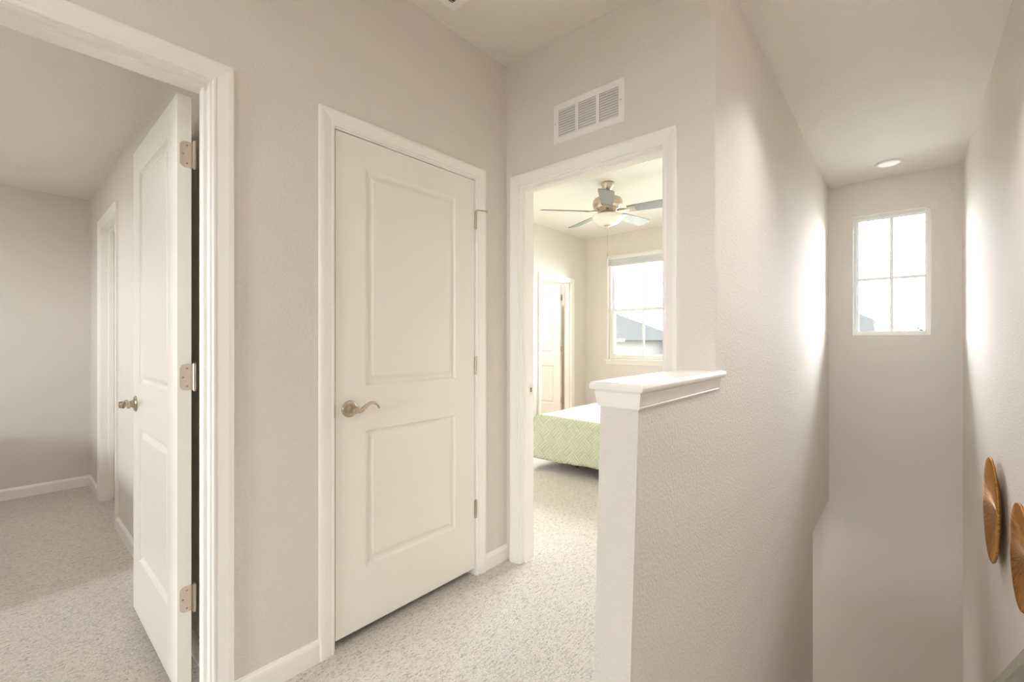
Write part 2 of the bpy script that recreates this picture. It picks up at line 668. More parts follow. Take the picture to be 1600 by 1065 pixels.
# stairs -------------------------------------------------------------
ST = thing('staircase', 'carpeted stairs descending between the half wall and right wall', 'stairs', (1.15, 0.108, LOW), 0, None, 'structure')
for i in range(12):
    zt = -0.19 * (i + 1)
    x0 = 0.26 * i
    obj('step', bx(x0 - 0.0, x0 + 0.26, -0.467, 0.467, 0.0, zt - LOW, bevel=0), CARPET, ST)
HR = thing('handrail', 'painted handrail sloping down along the right stairwell wall', 'handrail', (2.528, -0.3075, -0.005))
bm = bmesh.new()
pts = []
for x in (-1.2, 1.9):
    z = -0.727 * x
    pts.append([bm.verts.new(p) for p in ((x, -0.0225, z - 0.006), (x, -0.016, z), (x, 0.016, z), (x, 0.0225, z - 0.006), (x, 0.0225, z - 0.05), (x, 0.016, z - 0.056), (x, -0.016, z - 0.056), (x, -0.0225, z - 0.05))])
for i in range(8):
    bm.faces.new((pts[0][i], pts[0][(i + 1) % 8], pts[1][(i + 1) % 8], pts[1][i]))
bm.faces.new(pts[0])
bm.faces.new(pts[1])
obj('rail', bm, RAILM, HR)
for x in (-0.9, 0.45, 1.6):
    z = -0.727 * x - 0.056
    obj('bracket', tube([(x, -0.053, z - 0.05), (x, -0.03, z - 0.05), (x, 0.0, z - 0.03), (x, 0.0, z + 0.004)], (0.006, 0.006), 8), NICKEL, HR)


# ------------------------------------------------------------------ trim
CAS = [(0, 0), (0, 0.008), (0.003, 0.0105), (0.009, 0.0105), (0.012, 0.0085), (0.017, 0.0100), (0.034, 0.0140), (0.045, 0.0170), (0.055, 0.0170), (0.060, 0.0145), (0.060, 0)]


def casing(bm, a0, a1, top, plane, sgn, mp, rev=0.006, bottom=0.0, widths=1.0):
    """three mitred boards around an opening; plane coordinate, sgn = outward direction"""
    rows = []
    for w, t in CAS:
        o = rev + w * widths
        d = plane + sgn * t
        rows.append([bm.verts.new(mp(a, d, z)) for a, z in ((a0 - o, bottom), (a0 - o, top + o), (a1 + o, top + o), (a1 + o, bottom))])
    for r, s in zip(rows[:-1], rows[1:]):
        for i in range(3):
            bm.faces.new((r[i], r[i + 1], s[i + 1], s[i]))
    bm.faces.new([r[0] for r in rows])
    bm.faces.new([r[3] for r in rows])
    return bm


def doorway(n, label, a0, a1, top, d0, d1, mp, stop_d, hole):
    """a0..a1 clear opening. front casing at d0 side, back casing at d1 side"""
    s = 1 if d1 > d0 else -1
    root = struct('trim_%d' % n, casing(bmesh.new(), a0, a1, top, d0, -s, mp), TRIM, label, 'door casing')
    obj('back_casing', casing(bmesh.new(), a0, a1, top, d1, s, mp), TRIM, root)
    bm = bmesh.new()
    rows = []
    for o in (0.0, hole):
        for d in (d0 - 0.0005 * s, d1 + 0.0005 * s):
            rows.append([bm.verts.new(mp(a, d, z)) for a, z in ((a0 - o, 0), (a0 - o, top + o), (a1 + o, top + o), (a1 + o, 0))])
    order = [rows[0], rows[1], rows[3], rows[2]]
    for k in range(4):
        r, q = order[k], order[(k + 1) % 4]
        for i in range(3):
            bm.faces.new((r[i], r[i + 1], q[i + 1], q[i]))
    obj('jamb', bm, TRIM, root)
    bm = bmesh.new()
    rows = []
    for o, d in ((0.0005, stop_d), (-0.010, stop_d), (-0.012, stop_d + 0.004), (-0.012, stop_d + 0.033), (-0.006, stop_d + 0.036), (0.0005, stop_d + 0.036)):
        rows.append([bm.verts.new(mp(a, d, z)) for a, z in ((a0 - o, 0), (a0 - o, top + o), (a1 + o, top + o), (a1 + o, 0))])
    for k in range(len(rows) - 1):
        for i in range(3):
            bm.faces.new((rows[k][i], rows[k][i + 1], rows[k + 1][i + 1], rows[k + 1][i]))
    bm.faces.new([r[0] for r in rows])
    bm.faces.new([r[3] for r in rows])
    obj('door_stop', bm, TRIM, root)
    return root


doorway(1, 'white casing around the wide open doorway on the left', -0.330, 0.449, 2.078, YA, YA2, MX, YA + 0.030, 0.018)
T2 = doorway(2, 'white casing around the closed panelled door', 0.8740, 1.6465, 2.0775, YA, YA2, MX, YA + 0.043, 0.014)
T3 = doorway(3, 'white casing around the bedroom doorway below the vent', 0.794, 1.601, 2.078, XB, XB2, MY, XB + 0.030, 0.018)
doorway(4, 'white casing around the small doorway inside the bedroom', 4.810, 5.530, 2.078, YBL, YBL + 0.12, MX, YBL + 0.030, 0.018)
doorway(5, 'white casing of the narrow doorway behind the open door', 3.930, 4.634, 2.082, LRX, 0.62, MY, LRX + 0.040, 0.018)
# strike plate on the bedroom jamb
obj('strike_plate', bx(XB2 - 0.040, XB2 - 0.008, 1.5995, 1.6015, 0.925, 0.985), NICKEL_PALE, T3)
obj('strike_hole_shade', bx(XB2 - 0.030, XB2 - 0.018, 1.5990, 1.6010, 0.942, 0.968), DARK, T3)  # dark block painted as the shade in the strike opening

BASE = [(0.0, 0.0), (0.0125, 0.0), (0.0125, 0.066), (0.0105, 0.074), (0.006, 0.081), (0.004, 0.086), (0.0, 0.086)]


def baseboard(name, segs, label):
    bm = bmesh.new()
    for p, q, n in segs:
        P, Q, N = Vector((*p, 0)), Vector((*q, 0)), Vector((*n, 0))
        r1 = [bm.verts.new(P + N * t + Vector((0, 0, z))) for t, z in BASE]
        r2 = [bm.verts.new(Q + N * t + Vector((0, 0, z))) for t, z in BASE]
        k = len(BASE)
        for i in range(k):
            bm.faces.new((r1[i], r1[(i + 1) % k], r2[(i + 1) % k], r2[i]))
        bm.faces.new(r1)
        bm.faces.new(r2[::-1])
    return struct(name, bm, TRIM, label, 'baseboard')


baseboard('baseboard_left', [((0.515, YA), (0.8095, YA), (0, -1))], 'white baseboard between the open and closed doors')
baseboard('baseboard_corner', [((1.7125, YA), (XB, YA), (0, -1))], 'short white baseboard right of the closed door')
baseboard('baseboard_back', [((XB, YS2 + 0.001), (XB, 0.728), (-1, 0))], 'stub of baseboard right of the bedroom doorway')
baseboard('baseboard_room_far', [((-3.6, LRY), (LRX, LRY), (0, -1))], 'white baseboard on the far wall of the left room')
baseboard('baseboard_room_right', [((LRX, 4.70), (LRX, LRY), (-1, 0)), ((LRX, YA2), (LRX, 3.864), (-1, 0))], 'white baseboard behind the open door')
baseboard('baseboard_bedroom', [((XBF, YS2), (XBF, YBL), (-1, 0)), ((5.596, YBL), (XBF, YBL), (0, -1)), ((XB2, YBL), (4.734, YBL), (0, -1))], 'white baseboard around the bedroom')


# ------------------------------------------------------------------ doors
RINGS = [(0.0, 0.0), (0.002, 0.0035), (0.009, 0.0105), (0.016, 0.0120), (0.022, 0.0110), (0.038, 0.0040), (0.042, 0.0035)]


def make_door(name, label, w, h, t, loc, rotz, stile=0.132, handle_x=None, handle_sides=(), lever_dir=-1):
    """local x from hinge (0) to latch (w), y 0..t, z 0..h"""
    rects = [(stile, w - stile, 0.249, 0.819), (stile, w - stile, 1.008, h - 0.115)]
    bm = bmesh.new()
    wall_boxes(bm, 0, w, 0, t, 0, h, rects, MX)
    d = struct(name, bm, DOORM, label, 'door')
    d.location = loc
    d.rotation_euler = (0, 0, rotz)
    for x0, x1, z0, z1 in rects:
        bm = bmesh.new()
        for side in (0, 1):
            rr = []
            for ins, dep in RINGS:
                y = dep if side == 0 else t - dep
                rr.append([bm.verts.new(p) for p in ((x0 + ins, y, z0 + ins), (x1 - ins, y, z0 + ins), (x1 - ins, y, z1 - ins), (x0 + ins, y, z1 - ins))])
            for a, b in zip(rr[:-1], rr[1:]):
                for i in range(4):
                    bm.faces.new((a[i], a[(i + 1) % 4], b[(i + 1) % 4], b[i]))
            bm.faces.new(rr[-1])
        obj('panel', bm, DOORM, d)
    if handle_x is not None:
        for s in handle_sides:
            y0 = 0.0 if s < 0 else t
            hb = lathe([(0.0, 0), (0.034, 0.0), (0.034, 0.003), (0.031, 0.0065), (0.024, 0.009), (0.017, 0.010), (0.0155, 0.016), (0.0125, 0.020), (0.0115, 0.032), (0.0145, 0.040), (0.0150, 0.052), (0.012, 0.058), (0.0, 0.060)], 32, 'Y')
            if s > 0:
                hb.transform(Matrix.Rotation(PI, 4, 'Z'))
            ho = auto_smooth(obj('handle', hb, NICKEL, d), 50)
            ho.location = (handle_x, y0, 0.918)
            ho['label'] = 'satin nickel lever handle'
            path, rad = [], []
            N = 18
            for i in range(N + 1):
                u = i / N
                x = lever_dir * (0.004 + 0.108 * u)
                zz = -0.006 * math.sin(PI * min(u / 0.3, 1)) + 0.021 * math.sin(PI * min(max((u - 0.25) / 0.85, 0), 1)) ** 1.3 - (0.010 * ((u - 0.85) / 0.15) ** 2 if u > 0.85 else 0)
                path.append((x, s * (0.047 - 0.006 * u), zz))
                rad.append((0.0075 - 0.002 * u, 0.0105 * (1 - u) + 0.0042 * u))
            obj('lever', tube(path, rad, 14), NICKEL, ho)
    return d


def knuckle(parent, x, y, z, ln=0.089, r=0.0063, name='hinge'):
    bm = bmesh.new()
    for k in range(5):
        z0 = -ln / 2 + k * ln / 5 + 0.0001
        b = lathe([(0, z0), (r, z0), (r, z0 + ln / 5 - 0.0002), (0, z0 + ln / 5 - 0.0002)], 14)
        merge(bm, b)
    merge(bm, lathe([(0, ln / 2), (0.0042, ln / 2), (0.005, ln / 2 + 0.002), (0.003, ln / 2 + 0.004), (0, ln / 2 + 0.0045)], 12))
    merge(bm, lathe([(0, -ln / 2 - 0.004), (0.004, -ln / 2 - 0.003), (0.0042, -ln / 2), (0, -ln / 2)], 12))
    o = auto_smooth(obj(name, bm, NICKEL, parent))
    o.location = (x, y, z)
    return o


def leaf(parent, w, h, t=0.0022, r=0.016):
    """rounded hinge leaf in the local XZ plane from x=0 to x=-w, facing -y"""
    pts = [(0, -h / 2)]
    for cx, cz, a0 in ((-w + r, -h / 2 + r, 270), (-w + r, h / 2 - r, 180)):
        for k in range(7):
            a = math.radians(a0 - 90 * k / 6)
            pts.append((cx + r * math.cos(a), cz + r * math.sin(a)))
    pts.append((0, h / 2))
    bm = bmesh.new()
    f = [bm.verts.new((x, -t, z)) for x, z in pts]
    g = [bm.verts.new((x, 0, z)) for x, z in pts]
    bm.faces.new(f)
    bm.faces.new(g[::-1])
    for i in range(len(pts)):
        j = (i + 1) % len(pts)
        bm.faces.new((f[i], g[i], g[j], f[j]))
    o = obj('leaf', bm, NICKEL_PALE, parent)
    return o


# closed door: hinge on the right, latch on the left -> local x runs towards -X
D2 = make_door('door_2', 'closed white two-panel door with lever handle on its left', 0.765, 2.035, 0.035, (1.6435, YA + 0.037, 0.038), PI, handle_x=0.765 - 0.060, handle_sides=(1,), lever_dir=-1)
for zz in (1.826, 1.065, 0.312):
    knuckle(D2, -0.004, 0.037 + 0.0035, zz)
# hinge pin door stop on the top hinge
hp = obj('hinge_stop', tube([(0, 0, 0.049), (0, 0.004, 0.0535), (-0.012, 0.016, 0.0535), (-0.030, 0.030, 0.052), (-0.046, 0.034, 0.052)], (0.0028, 0.0028), 8), NICKEL, D2)
hp.location = (-0.004, 0.0405, 1.826)
b = lathe([(0, 0), (0.006, 0), (0.007, 0.003), (0.006, 0.007), (0, 0.008)], 12, 'X')
b.transform(Matrix.Translation((-0.046, 0.034, 0.052)))
obj('bumper', b, NICKEL_PALE, hp)
# strike lip on the closed door's left jamb
obj('strike_plate', bx(0.8685, 0.8765, YA - 0.0015, YA + 0.004, 0.928, 0.985, bevel=0.001), NICKEL, T2)

# open door on the left: slab runs away from the camera
D1 = make_door('door_1', 'open white two-panel door at the left with brushed hinges', 0.762, 2.035, 0.040, (0.434, 1.854, 0.038), PI / 2, handle_x=0.762 - 0.060, handle_sides=(-1, 1), lever_dir=-1)
for zz in (1.834, 1.071, 0.3115):
    hg = knuckle(D1, -0.009, -0.007, zz, 0.092)
    lf = leaf(hg, 0.037, 0.089)
    # leaf lies on the hinge edge (local x = 0), stretching over +y
    lf.rotation_euler = (0, 0, -PI / 2)
    lf.location = (0.009, 0.003, 0)
    for dy, dz in ((0.017, 0.030), (0.028, 0.0), (0.017, -0.031)):
        s = lathe([(0, 0), (0.0036, 0.0), (0.0030, 0.0006), (0.0010, 0.0004), (0, 0.0002)], 10)
        s.transform(Matrix.Rotation(-PI / 2, 4, 'Y'))
        so = obj('screw', s, DARKMETAL, hg)
        so.location = (0.009 - 0.0022, 0.003 + dy, dz)

# bedroom door, swung open against the stairwell wall
D3 = make_door('door_3', 'open white bedroom door lying beyond the doorway', 0.795, 2.035, 0.035, (XB2 + 0.035, 0.796, 0.038), 0.0, handle_x=0.735, handle_sides=(1,))
D3.location = (XB2 + 0.03, 0.755, 0.038)
for zz in (1.83, 1.07, 0.31):
    knuckle(D3, -0.006, 0.038, zz)
# small bedroom door, swung away
D4 = make_door('door_4', 'narrow white door standing ajar inside the bedroom', 0.700, 2.035, 0.035, (5.518, YBL + 0.165, 0.038), PI / 2, stile=0.115)
for zz in (1.834, 1.071, 0.3115):
    hg = knuckle(D4, -0.009, -0.006, zz, 0.092)
    lf = leaf(hg, 0.034, 0.089)
    lf.rotation_euler = (0, 0, -PI / 2)
    lf.location = (0.009, 0.003, 0)
# closed door beside the open one, inside the left room
D5 = make_door('door_5', 'closed white door recessed in the narrow doorway behind the open door', 0.698, 2.035, 0.035, (0.618, 3.933, 0.038), PI / 2, stile=0.12)

# ------------------------------------------------------------------ windows
def window_frame(bm, y0, y1, z0, z1, x0, x1, w):
    box(bm, x0, x1, y0, y0 + w, z0, z1)
    box(bm, x0, x1, y1 - w, y1, z0, z1)
    box(bm, x0, x1, y0 + w, y1 - w, z0, z0 + w)
    box(bm, x0, x1, y0 + w, y1 - w, z1 - w, z1)
    return bm


def pane(name, y0, y1, z0, z1, x, parent):
    return obj(name, bx(x, x + 0.004, y0, y1, z0, z1), GLASS, parent)


W1 = struct('window_1', window_frame(bmesh.new(), -0.163, 0.384, 1.284, 2.412, XF + 0.060, XF + 0.135, 0.026), VINYL, 'small four-pane window high on the far stairwell wall', 'window')
obj('inner_frame', window_frame(bmesh.new(), -0.137, 0.358, 1.310, 2.386, XF + 0.085, XF + 0.120, 0.012), VINYL, W1)
for y0, y1 in ((-0.125, 0.103), (0.103, 0.346)):
    for z0, z1 in ((1.322, 1.818), (1.818, 2.374)):
        pane('pane', y0, y1, z0, z1, XF + 0.100, W1)
obj('muntin', bx(XF + 0.094, XF + 0.112, 0.0895, 0.1165, 1.322, 2.374), VINYL, W1)
for ya, yb in ((-0.125, 0.0895), (0.1165, 0.346)):
    obj('muntin', bx(XF + 0.094, XF + 0.112, ya, yb, 1.8045, 1.8315), VINYL, W1)

y0, y1, z0, z1 = HB
W2 = struct('window_2', window_frame(bmesh.new(), y0, y1, z0, z1, XBF + 0.030, XBF + 0.145, 0.030), VINYL, 'bright bedroom window with grid bars and a white sill', 'window')
zm = 1.675
up = obj('upper_sash', window_frame(bmesh.new(), y0 + 0.03, y1 - 0.03, zm - 0.018, z1 - 0.03, XBF + 0.085, XBF + 0.120, 0.030), VINYL, W2)
lw = obj('lower_sash', window_frame(bmesh.new(), y0 + 0.03, y1 - 0.03, z0 + 0.03, zm + 0.022, XBF + 0.048, XBF + 0.083, 0.042), VINYL, W2)
ym = 2.795
for sash, za, zb, xx in ((up, zm + 0.012, z1 - 0.06, XBF + 0.100), (lw, z0 + 0.072, zm - 0.020, XBF + 0.064)):
    for ya, yb in ((y0 + 0.06, ym), (ym, y1 - 0.06)):
        pane('pane', ya, yb, za, zb, xx, sash)
    obj('muntin', bx(xx - 0.004, xx + 0.008, ym - 0.013, ym + 0.013, za, zb), VINYL, sash)
obj('sill', bx(XBF - 0.045, XBF + 0.030, y0 - 0.055, y1 + 0.055, z0 - 0.022, z0 - 0.0005, bevel=0.004), TRIM, W2)
obj('apron', bx(XBF - 0.014, XBF, y0 - 0.04, y1 + 0.04, z0 - 0.075, z0 - 0.022, bevel=0.003), TRIM, W2)
bm = bmesh.new()
casing(bm, y0, y1, z1, XBF, -1, MY, rev=-0.004, bottom=z0, widths=0.3)
obj('edge_trim', bm, TRIM, W2)

W5 = struct('window_added_5', window_frame(bmesh.new(), 0.95, 2.05, 0.8, 2.46, XBF + 0.030, XBF + 0.145, 0.040), VINYL, 'added second bedroom window, unseen, bringing in more daylight', 'window')  # unseen window added to brighten the bedroom
pane('pane', 0.99, 2.01, 0.84, 1.61, XBF + 0.08, W5)
pane('pane', 0.99, 2.01, 1.65, 2.42, XBF + 0.08, W5)
obj('meeting_rail', bx(XBF + 0.05, XBF + 0.12, 0.99, 2.01, 1.61, 1.65), VINYL, W5)
W3 = struct('window_3', window_frame(bmesh.new(), 2.6, 3.4, 1.05, 1.8, -3.70, -3.62, 0.04), VINYL, 'small unseen window sized to light the left room', 'window')  # unseen; its size is set for the room's brightness
pane('pane', 2.64, 3.36, 1.09, 1.76, -3.67, W3)
W4 = struct('window_added_4', window_frame(bmesh.new(), -0.25, 0.70, 1.0, 2.0, -5.19, -5.12, 0.04), VINYL, 'added hall window behind the viewpoint for soft fill', 'window')  # invented opening that gives soft frontal daylight
pane('pane', -0.21, 0.66, 1.04, 1.96, -5.16, W4)

# ------------------------------------------------------------------ bedroom blind
BL = thing('window_blind', 'white blind pulled up to the top of the bedroom window', 'blind', (XBF + 0.012, (y0 + y1) / 2, z1 - 0.13))
hw = (y1 - y0) / 2 - 0.012
obj('headrail', bx(-0.028, 0.016, -hw, hw, 0.085, 0.128, bevel=0.002), VINYL, BL)
slm = bx(-0.025, 0.025, -hw, hw, -0.0014, 0.0014)
s0 = obj('slat', slm, VINYL, BL)
s0.location = (-0.004, 0, 0.004)
for k in range(1, 13):
    c = s0.copy()
    COL.objects.link(c)
    c.parent = BL
    c.location = (-0.004, 0, 0.004 + k * 0.0060)
obj('bottom_rail', bx(-0.029, 0.021, -hw, hw, -0.018, 0.000, bevel=0.003), VINYL, BL)
obj('wand', tube([(-0.032, hw - 0.03, 0.09), (-0.034, hw - 0.03, -0.55)], (0.004, 0.004), 8), VINYL, BL)

# ------------------------------------------------------------------ return air vent above the bedroom doorway
vy0, vy1, vz0, vz1 = 0.974, 1.372, 1.009 + CAM_H, 1.211 + CAM_H
V = thing('return_vent', 'white three-section louvred vent above the bedroom doorway', 'vent', (XB, (vy0 + vy1) / 2, vz0))
hwv, hv = (vy1 - vy0) / 2, vz1 - vz0
bm = bmesh.new()
secs = [(-0.172, -0.0715), (-0.0535, 0.047), (0.0645, 0.165)]
holes = [(a, b_, 0.028, hv - 0.036) for a, b_ in secs]
wall_boxes(bm, -hwv + 0.004, hwv - 0.004, -0.009, -0.006, 0.004, hv - 0.004, holes, MY)
rr = []
for o, d in ((0.0, 0.0), (0.0, -0.004), (0.004, -0.0085), (0.0041, -0.0060), (0.0041, 0.0)):
    rr.append([bm.verts.new((d, a, z)) for a, z in ((-hwv + o, o), (hwv - o, o), (hwv - o, hv - o), (-hwv + o, hv - o))])
for a, b_ in zip(rr[:-1], rr[1:]):
    for i in range(4):
        bm.faces.new((a[i], a[(i + 1) % 4], b_[(i + 1) % 4], b_[i]))
obj('faceplate', bm, VENTM, V)
obj('duct_shade', bx(-0.0012, -0.0002, -hwv + 0.02, hwv - 0.02, 0.02, hv - 0.02), DARK, V)  # dark sheet stands in for the shaded hollow behind the louvres
lm = None
for a, b_ in secs:
    for k in range(11):
        zc = 0.028 + (hv - 0.064) * (k + 0.5) / 11
        if lm is None:
            bm = bmesh.new()
            q = [(-0.0092, -0.0050), (-0.0078, -0.0056), (-0.0014, 0.0082), (-0.0026, 0.0088)]
            e1 = [bm.verts.new((x, -0.0498, z)) for x, z in q]
            e2 = [bm.verts.new((x, 0.0498, z)) for x, z in q]
            for i in range(4):
                bm.faces.new((e1[i], e1[(i + 1) % 4], e2[(i + 1) % 4], e2[i]))
            bm.faces.new(e1)
            bm.faces.new(e2)
            o = obj('louvre', bm, VENTM, V)
            lm = o
        else:
            o = lm.copy()
            COL.objects.link(o)
            o.parent = V
        o.location = (0, (a + b_) / 2, zc)
for a in (-hwv + 0.015, hwv - 0.013):
    s = obj('screw', lathe([(0, 0.0), (0.004, 0.0), (0.0035, 0.0012), (0, 0.0015)], 10, 'X'), NICKEL_PALE, V)
    s.location = (-0.009, a, hv / 2)

# ------------------------------------------------------------------ ceiling register in the hall
CV = thing('ceiling_register', 'white metal register set in the hall ceiling', 'vent', (1.245, 1.474, CH))
bm = bmesh.new()
hs = [(-0.12, 0.12, -0.088 + 0.0 * 0, 0.088)]
wall_boxes(bm, -0.156, 0.156, -0.007, -0.004, -0.120, 0.120, hs, lambda a, d, z: (a, z, d))
rr = []
for o, d in ((0.0, -0.004), (-0.0, 0.0), (0.004, 0.0), (0.004, -0.004)):
    rr.append([bm.verts.new(p) for p in ((-0.156 + o, -0.12 + o, d), (0.156 - o, -0.12 + o, d), (0.156 - o, 0.12 - o, d), (-0.156 + o, 0.12 - o, d))])
for a, b_ in zip(rr[:-1], rr[1:]):
    for i in range(4):
        bm.faces.new((a[i], a[(i + 1) % 4], b_[(i + 1) % 4], b_[i]))
obj('faceplate', bm, VENTM, CV)
obj('duct_shade', bx(-0.125, 0.125, -0.093, 0.093, -0.0012, -0.0002), DARK, CV)  # sheet painted dark as the register's shaded inside
fin0 = None
for k in range(12):
    if fin0 is None:
        bm = bmesh.new()
        q = [(-0.0055, -0.0085), (-0.0040, -0.0090), (0.0050, -0.0018), (0.0040, -0.0012)]
        e1 = [bm.verts.new((-0.121, y, z)) for y, z in q]
        e2 = [bm.verts.new((0.121, y, z)) for y, z in q]
        for i in range(4):
            bm.faces.new((e1[i], e1[(i + 1) % 4], e2[(i + 1) % 4], e2[i]))
        bm.faces.new(e1)
        bm.faces.new(e2)
        fin0 = o = obj('fin', bm, VENTM, CV)
    else:
        o = fin0.copy()
        COL.objects.link(o)
        o.parent = CV
    o.location = (0, -0.088 + 0.176 * (k + 0.5) / 12, 0)


# ------------------------------------------------------------------ ceiling lights, with unseen fill lights added
def disc_light(loc, label, power, r=0.075, dim=False, spread=PI):
    t = thing('downlight', label, 'ceiling light', loc)
    obj('trim_ring', lathe([(r + 0.020, 0.0), (r + 0.019, -0.006), (r + 0.006, -0.013), (r, -0.013), (r - 0.002, -0.008)], 40), VENTM, t)
    obj('diffuser', lathe([(0, -0.0085), (r - 0.002, -0.0085), (r - 0.002, -0.004), (0, -0.004)], 40), LAMP_DIM if dim else LAMP, t)
    a = area('downlight_lamp', (loc[0], loc[1], loc[2] - 0.016), (0, 0, 0), 2 * r, 2 * r, power, shape='DISK', spread=spread)
    return t


disc_light((4.97, 0.112, 2.7385), 'flat round light on the stairwell ceiling near the far window', 0.45, dim=True)
disc_light((1.50, -0.17, CH), 'unseen round fill light added over the head of the stairs', 5, 0.14, spread=math.radians(110))  # added out of frame to brighten the stairwell walls
disc_light((2.40, 0.10, 2.775), 'added unseen fill light midway above the stairs', 4.5, 0.09, spread=math.radians(100))  # invented second lamp, lifts the lower stairwell
disc_light((-0.5, 0.75, CH), 'added round hall fill light behind the viewpoint', 6, 0.12)  # no known lamp, put here as hall fill
disc_light((4.70, 1.75, -0.338), 'added lower floor fill light beyond the stair opening', 14, 0.12)  # unseen light added to raise the lower stairwell walls
disc_light((5.0, 4.7, 2.45), 'ceiling light in the small room beyond the bedroom', 25)

disc_light((-0.75, 3.7, LRH), 'added round fill light of the left room outside the view', 12, 0.14)  # added as ambient fill for the carpet and right wall

# ------------------------------------------------------------------ ceiling fan
FX, FY = 3.94, 2.21
FAN = thing('ceiling_fan', 'brushed nickel ceiling fan with grey blades and white glass bowl', 'ceiling fan', (FX, FY, CH))
obj('canopy', lathe([(0.0, 0.0), (0.064, 0.0), (0.066, -0.012), (0.060, -0.022), (0.052, -0.045), (0.038, -0.066), (0.022, -0.076), (0.0, -0.078)], 32), NICKEL, FAN, True)
obj('downrod', lathe([(0.011, -0.070), (0.011, -0.135)], 16), NICKEL, FAN, True)
obj('motor_housing', lathe([(0.0, -0.118), (0.030, -0.118), (0.040, -0.128), (0.085, -0.140), (0.128, -0.158), (0.143, -0.182), (0.145, -0.212), (0.137, -0.240), (0.112, -0.262), (0.094, -0.270), (0.094, -0.292), (0.0, -0.292)], 40), NICKEL, FAN, True)
obj('switch_housing', lathe([(0.0, -0.288), (0.070, -0.288), (0.073, -0.300), (0.066, -0.318), (0.100, -0.322), (0.104, -0.332), (0.0, -0.332)], 32), NICKEL, FAN, True)
bowlp = [(0.150, -0.326), (0.152, -0.330)]
for k in range(1, 9):
    a = k / 8 * PI / 2
    bowlp.append((0.152 * math.cos(a) + (0.0 if k < 8 else 0), -0.330 - 0.092 * math.sin(a)))
bowlp[-1] = (0.0, -0.422)
obj('light_bowl', lathe([(0.0, -0.327)] + bowlp, 40), FROST, FAN, True)
obj('finial', lathe([(0.0, -0.418), (0.034, -0.420), (0.036, -0.426), (0.014, -0.430), (0.010, -0.440), (0.0, -0.448)], 20), NICKEL, FAN, True)
pc = obj('pull_chain', tube([(0.0, 0, -0.44), (0.001, 0, -0.60), (0.0, 0, -0.70)], (0.0012, 0.0012), 6), NICKEL, FAN)
obj('fob', lathe([(0, -0.70), (0.004, -0.702), (0.0055, -0.725), (0.004, -0.748), (0, -0.75)], 12), NICKEL, pc, True)
Fa = math.radians(41.3)
blade_mesh = None
for k in range(5):
    th_img = math.radians(185 - 72 * k)
    # image-plane angle (lateral right, depth) -> world heading
    lat, dep = math.cos(th_img), math.sin(th_img)
    wx = dep * math.cos(Fa) + lat * math.sin(Fa)
    wy = dep * math.sin(Fa) - lat * math.cos(Fa)
    ang = math.atan2(wy, wx)
    if blade_mesh is None:
        bm = bmesh.new()
        out = []
        pts = [(0.20, 0.050), (0.24, 0.056), (0.45, 0.066), (0.60, 0.072), (0.645, 0.070), (0.658, 0.060), (0.663, 0.045)]
        loop = [(x, y) for x, y in pts] + [(x, -y) for x, y in reversed(pts)]
        a_ = [bm.verts.new((x, y, 0.003)) for x, y in loop]
        b_ = [bm.verts.new((x, y, -0.003)) for x, y in loop]
        bm.faces.new(a_)
        bm.faces.new(b_[::-1])
        n = len(loop)
        for i in range(n):
            bm.faces.new((a_[i], b_[i], b_[(i + 1) % n], a_[(i + 1) % n]))
        bl = obj('blade', bm, BLADE, FAN)
        blade_mesh = bl
        bm = bmesh.new()
        tube([(0.075, 0, 0.0), (0.12, 0, 0.006), (0.17, 0.0, 0.000), (0.21, 0, -0.006)], [(0.016, 0.006), (0.014, 0.006), (0.022, 0.005), (0.030, 0.004)], 12, bm)
        box(bm, 0.20, 0.27, -0.040, 0.040, -0.0065, -0.0032, bevel=0.0015)
        br = obj('blade_bracket', bm, NICKEL, bl)
        br_mesh = br
    else:
        bl = blade_mesh.copy()
        COL.objects.link(bl)
        bl.parent = FAN
        br = br_mesh.copy()
        COL.objects.link(br)
        br.parent = bl
    bl.location = (0, 0, -0.283)
    # the counter-clockwise (seen in the image-plan frame) edge hangs lower
    bl.rotation_euler = (math.radians(-14), 0, ang)

# ------------------------------------------------------------------ bed
BX0, BX1, BY0, BY1 = 3.42, 4.55, 0.78, 2.72
BZ = 0.515
BED = thing('bed', 'bed under a pale green quilted coverlet in the bedroom', 'bed', ((BX0 + BX1) / 2, (BY0 + BY1) / 2, 0))
hx, hy = (BX1 - BX0) / 2, (BY1 - BY0) / 2
obj('base', bx(-hx + 0.06, hx - 0.06, -hy + 0.06, hy - 0.08, 0.10, 0.26), BEDBASE, BED)
for sx in (-1, 1):
    for sy in (-1, 1):
        obj('leg', lathe([(0, 0), (0.022, 0), (0.028, 0.10), (0, 0.10)], 14), BEDBASE, BED).location = (sx * (hx - 0.30), sy * (hy - 0.30), 0)
obj('mattress', bx(-hx + 0.03, hx - 0.03, -hy + 0.02, hy - 0.04, 0.26, BZ - 0.012, bevel=0.03), LINEN, BED)
# coverlet: a sheet draped over the top, both sides and the foot
bm = bmesh.new()
uvl = bm.loops.layers.uv.new('UVMap')
DROP = 0.385
NXc, NYc = 72, 84
su0, su1 = -hx - DROP, hx + DROP
sv0, sv1 = -hy + 0.25, hy + DROP


